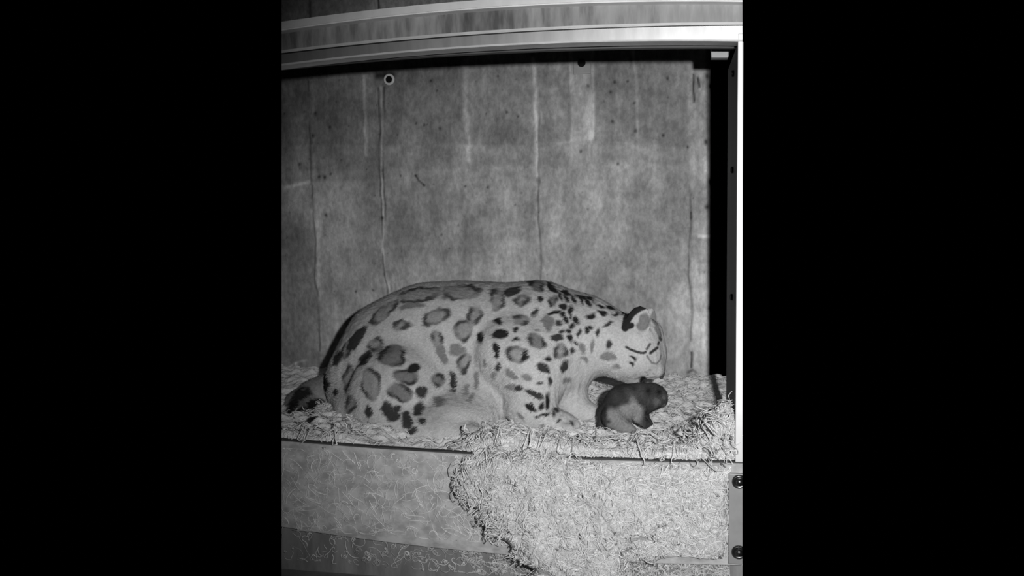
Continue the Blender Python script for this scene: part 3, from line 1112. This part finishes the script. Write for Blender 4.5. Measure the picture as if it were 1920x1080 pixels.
def strands(surf, n, length, r0, lift=.004, arc=.010, curl=1.0, seed=0, keep=None, tone=(.75, 1.1), lean=None):
    """curly strands lying over a surface: surf = (V, Q) quads"""
    rg = np.random.default_rng(seed)
    V, Q = surf
    A = .5 * np.linalg.norm(np.cross(V[Q[:, 2]] - V[Q[:, 0]], V[Q[:, 3]] - V[Q[:, 1]]), axis=1)
    C = V[Q].mean(1)
    wgt = A * (keep(C) if keep is not None else 1)
    if wgt.sum() <= 0:
        return [], [], []
    f = rg.choice(len(Q), n, p=wgt / wgt.sum())
    tr = BVHTree.FromPolygons([Vector(v) for v in V], [tuple(int(k) for k in q) for q in Q])
    paths, rad, ton = [], [], []
    for j in f:
        q = Q[j]
        a, b = rg.random(2)
        p = (V[q[0]] * (1 - a) + V[q[1]] * a) * (1 - b) + (V[q[3]] * (1 - a) + V[q[2]] * a) * b
        ln = length * rg.uniform(.45, 1.35)
        k = int(rg.integers(9, 14))
        st = ln / k
        ang = rg.uniform(0, 6.283) if lean is None else lean + rg.normal() * .6
        w0 = rg.normal() * 4 * curl / max(ln, .03) * .05
        w = w0
        pts = []
        hgt = lift * rg.uniform(.2, 1.2)
        am = arc * rg.random() ** 2
        ph = rg.uniform(0, 3.14)
        for s in range(k + 1):
            r = tr.find_nearest(Vector(p))
            if r[0] is None:
                break
            nn = np.array(r[1])
            if nn @ (CAM - p) < 0 and abs(nn[2]) < .5:
                nn = -nn
            if nn[2] < -.3:
                nn = -nn
            base = np.array(r[0])
            pts.append(base + nn * (hgt + am * math.sin(math.pi * s / k + ph * .2) ** 2 + .001))
            t1 = np.cross(nn, [0.0, 1.0, 0.0] if abs(nn[1]) < .8 else [0.0, 0.0, 1.0])
            t1 /= np.linalg.norm(t1)
            t2 = np.cross(nn, t1)
            w += rg.normal() * 1.3 * curl - (w - w0) * .2
            ang += w * .33
            p = base + (t1 * math.cos(ang) + t2 * math.sin(ang)) * st
        pts = np.array(pts)
        if len(pts) < 4:
            continue
        ok = inside(pts)
        if not ok.all():
            e = np.argmax(~ok)
            pts = pts[:e]
            if len(pts) < 3:
                continue
        paths.append(pts)
        rad.append(r0 * rg.uniform(.6, 1.3))
        ton.append(rg.uniform(*tone))
    return paths, rad, ton


def hay_object(name, paths, label):
    V, Q, T = ribbons(*paths)
    me = mesh_np(name, V, Q)
    attr(me, 'tone', T)
    o = link(name, me, M_HAY, None, True)
    return tag(o, label, 'bedding', kind='stuff')


def add_child_mesh(o, V, Q, tone, name):
    me = mesh_np(name, V, Q)
    attr(me, 'tone', tone)
    trim(me)
    return link(name, me, M_HAYBED if o.name != 'wood_wool_bedding' else M_BED, o, True)


def grid_surface(fn, u0, u1, v0, v1, nu, nv):
    U, W = np.meshgrid(np.linspace(u0, u1, nu), np.linspace(v0, v1, nv), indexing='ij')
    V = fn(U.ravel(), W.ravel())
    I = np.arange(nu * nv).reshape(nu, nv)
    Q = np.stack([I[:-1, :-1], I[1:, :-1], I[1:, 1:], I[:-1, 1:]], -1).reshape(-1, 4)
    return V, Q


_top = np.array([at(x, y, YF) for x, y in ((L, 826), (C_, 855), (R_, 868))])
BTOP = np.polyfit(_top[:, 0], _top[:, 2], 2)


def bed_z(X, Y):
    P2 = np.stack([X, Y], 1)
    z = .362 + (np.polyval(BTOP, X) - .362) * np.exp(-((Y - YF) / .12) ** 2) + .001
    z += .004 * snoise(P2, 22, 51) + .0085 * (snoise(P2 * np.array([.45, 1]), 165, 52) + .3) * np.clip((Y - YF - .03) / .05, 0, 1)
    z += .020 * np.clip((Y - 2.70) / .25, 0, 1)                                  # banked against the wall
    z += .105 * np.exp(-((X - .135) / .060) ** 2 - ((Y - 2.03) / .085) ** 2)      # heap in the right corner
    z += .018 * np.exp(-((Y - 2.00) / .05) ** 2) * np.clip((X + .56) / .1, 0, 1)  # roll along the board
    z += .030 * np.exp(-((X + .41) / .11) ** 2 - ((Y - 2.02) / .05) ** 2)
    z += .022 * np.exp(-((X + .88) / .06) ** 2 - ((Y - 2.00) / .03) ** 2) + .022 * np.exp(-((X + 1.05) / .04) ** 2 - ((Y - 2.00) / .03) ** 2)
    z -= .022 * np.exp(-((X + .68) / .10) ** 4) * np.clip((Y - 1.985) / .02, 0, 1) * np.clip((2.25 - Y) / .1, 0, 1)
    return np.where(Y < YF + .018, np.polyval(BTOP, X) - .012, z)


V, Q = grid_surface(lambda x, y: np.stack([x, y, bed_z(x, y)], 1), -1.70, .30, YF + .017, YB - .002, 520, 230)
bed = (V, Q)
t = .92 + .10 * snoise(V, 90, 55) + .06 * snoise(V, 30, 56)
beds = strands(bed, 1300, .085, .0013, .003, .014, 1.0, 1, keep=lambda C: (C[:, 0] > -1.2) * np.exp(-((C[:, 1] - 2.0) / .07) ** 2) * (.10 + .25 * (C[:, 0] < -.82) + .90 * (C[:, 0] > -.54)))
flat = strands(bed, 2200, .09, .0011, .003, .010, .8, 8, keep=lambda C: (C[:, 0] > -1.2) * (C[:, 1] > 2.05), tone=(.95, 1.12))
tall = strands(bed, 260, .11, .0016, .008, .050, 1.4, 2, keep=lambda C: np.exp(-((C[:, 1] - 2.0) / .03) ** 2) * (C[:, 0] > -1.15) * (.08 + .92 * ((C[:, 0] > -.54) | (C[:, 0] < -.82))) + 3 * np.exp(-((C[:, 0] - .13) / .05) ** 2 - ((C[:, 1] - 2.02) / .07) ** 2))
o = hay_object('wood_wool_bedding', [a + b + c for a, b, c in zip(beds, tall, flat)],
               'pale curly wood wool bedding spread over the den floor behind the barrier board')
add_child_mesh(o, V, Q, t, 'packed_layer')

# strands caught on the board
V, Q = grid_surface(lambda x, z: np.stack([x, np.full(len(x), YF - .001), z], 1), -1.10, .14, .125, .352, 120, 30)


def on_board(C):
    px, py = project(C)
    right = 1 / (1 + np.exp(-(px - 880) / 15))
    return .35 + .8 * right


def on_film(x, z):
    p2 = np.stack([x, z], 1)
    px, py = project(np.stack([x, np.full(len(x), YF), z], 1))
    k = 1 / (1 + np.exp(-(px - 905 - 14 * snoise(p2, 60, 71)) / 9))
    k *= np.clip((.130 - x) / .01, 0, 1) * np.clip((py - 540 - (CAM[2] - np.polyval(BTOP, x)) * 0 - np.interp(px, (528, 960, 1392), (294, 326, 339)) + 3 * snoise(p2, 70, 72)) / 8, 0, 1) * np.clip((1056 - py) / 6, 0, 1)
    return k * (1 + .16 * snoise(p2, 70, 73) + .10 * snoise(p2, 150, 74))


a = strands((V, Q), 2200, .045, .0009, .0006, .004, .10, 3, keep=on_board, tone=(.75, 1.25))
film = grid_surface(lambda x, z: np.stack([x, YF + .004 - .016 * on_film(x, z), z], 1), -.62, .135, .127, .352, 190, 60)
a2 = strands(film, 1900, .080, .0017, .002, .012, .7, 13, keep=lambda C: (C[:, 1] < YF - .004) * 1.0, tone=(.75, 1.08))
a = [x + y for x, y in zip(a, a2)]
wisps = hay_object('wood_wool_wisps', a, 'thin film of pale wood wool wisps clinging to the face of the barrier board')

add_child_mesh(wisps, film[0], film[1], .94 + .08 * snoise(film[0], 80, 75), 'packed_layer')

# strands on the lower panel
V, Q = grid_surface(lambda x, z: np.stack([x, np.full(len(x), YF + .022), z], 1), -1.10, .14, .03, .12, 120, 20)
a = strands((V, Q), 800, .06, .0011, .002, .008, .8, 4, keep=lambda C: .3 + 1.0 * np.exp(-((C[:, 0] + .45) / .12) ** 2) + 1.6 * (C[:, 0] > -.12), tone=(.55, 1.0))
hay_object('wood_wool_scraps', a, 'sparse wood wool scraps caught on the dark lower panel beneath the barrier')

# the mass spilling over the board
S = Sculpt((-.62, 1.72, -.01), (.06, 2.03, .42), .007)


def mb(px, py, Y, rx, ry, ang=0, k=.03):
    u = R(px, py, Y, 1)
    t = math.radians(ang)
    ex = RT * math.cos(t) - UP * math.sin(t)
    ey = RT * math.sin(t) + UP * math.cos(t)
    S.ball(at(px, py, Y), (rx * u, ry * u, .055), k, np.array([ex, ey, FW]))


for a in ((925, 905, 1.955, 70, 52, 0), (985, 950, 1.94, 80, 70, 0), (1030, 1000, 1.93, 85, 70, 20), (1085, 1050, 1.92, 85, 70, 20),
          (1100, 960, 1.955, 120, 80, 0), (1180, 980, 1.975, 150, 70, 0), (1095, 1110, 1.92, 100, 60, 0), (1010, 880, 1.965, 120, 30, 0)):
    mb(*a)
mm = S.mesh('mound')
V = get_co(mm)
Q = np.array([tuple(p.vertices) for p in mm.polygons])
N = get_no(mm)
V = V + N * (snoise(V, 55, 61) * .007 + snoise(V, 120, 62) * .004)[:, None]
t = .95 + .10 * snoise(V, 90, 65) + .06 * snoise(V, 30, 66)
front = lambda C: (C[:, 1] < YF) * 1.0
a = strands((V, Q), 2400, .075, .0014, .004, .014, 1.1, 5, keep=front)
left_edge = lambda C: np.exp(-((project(C)[0] - (860 + (project(C)[1] - 860) * .5)) / 30) ** 2) * (C[:, 1] < YF + .01)
b = strands((V, Q), 350, .09, .0014, .006, .035, 1.2, 6, keep=left_edge)
o = hay_object('wood_wool_heap', [x + y for x, y in zip(a, b)], 'pale shaggy heap of wood wool spilling over the barrier board toward the viewer')
add_child_mesh(o, V, Q, t, 'packed_layer')
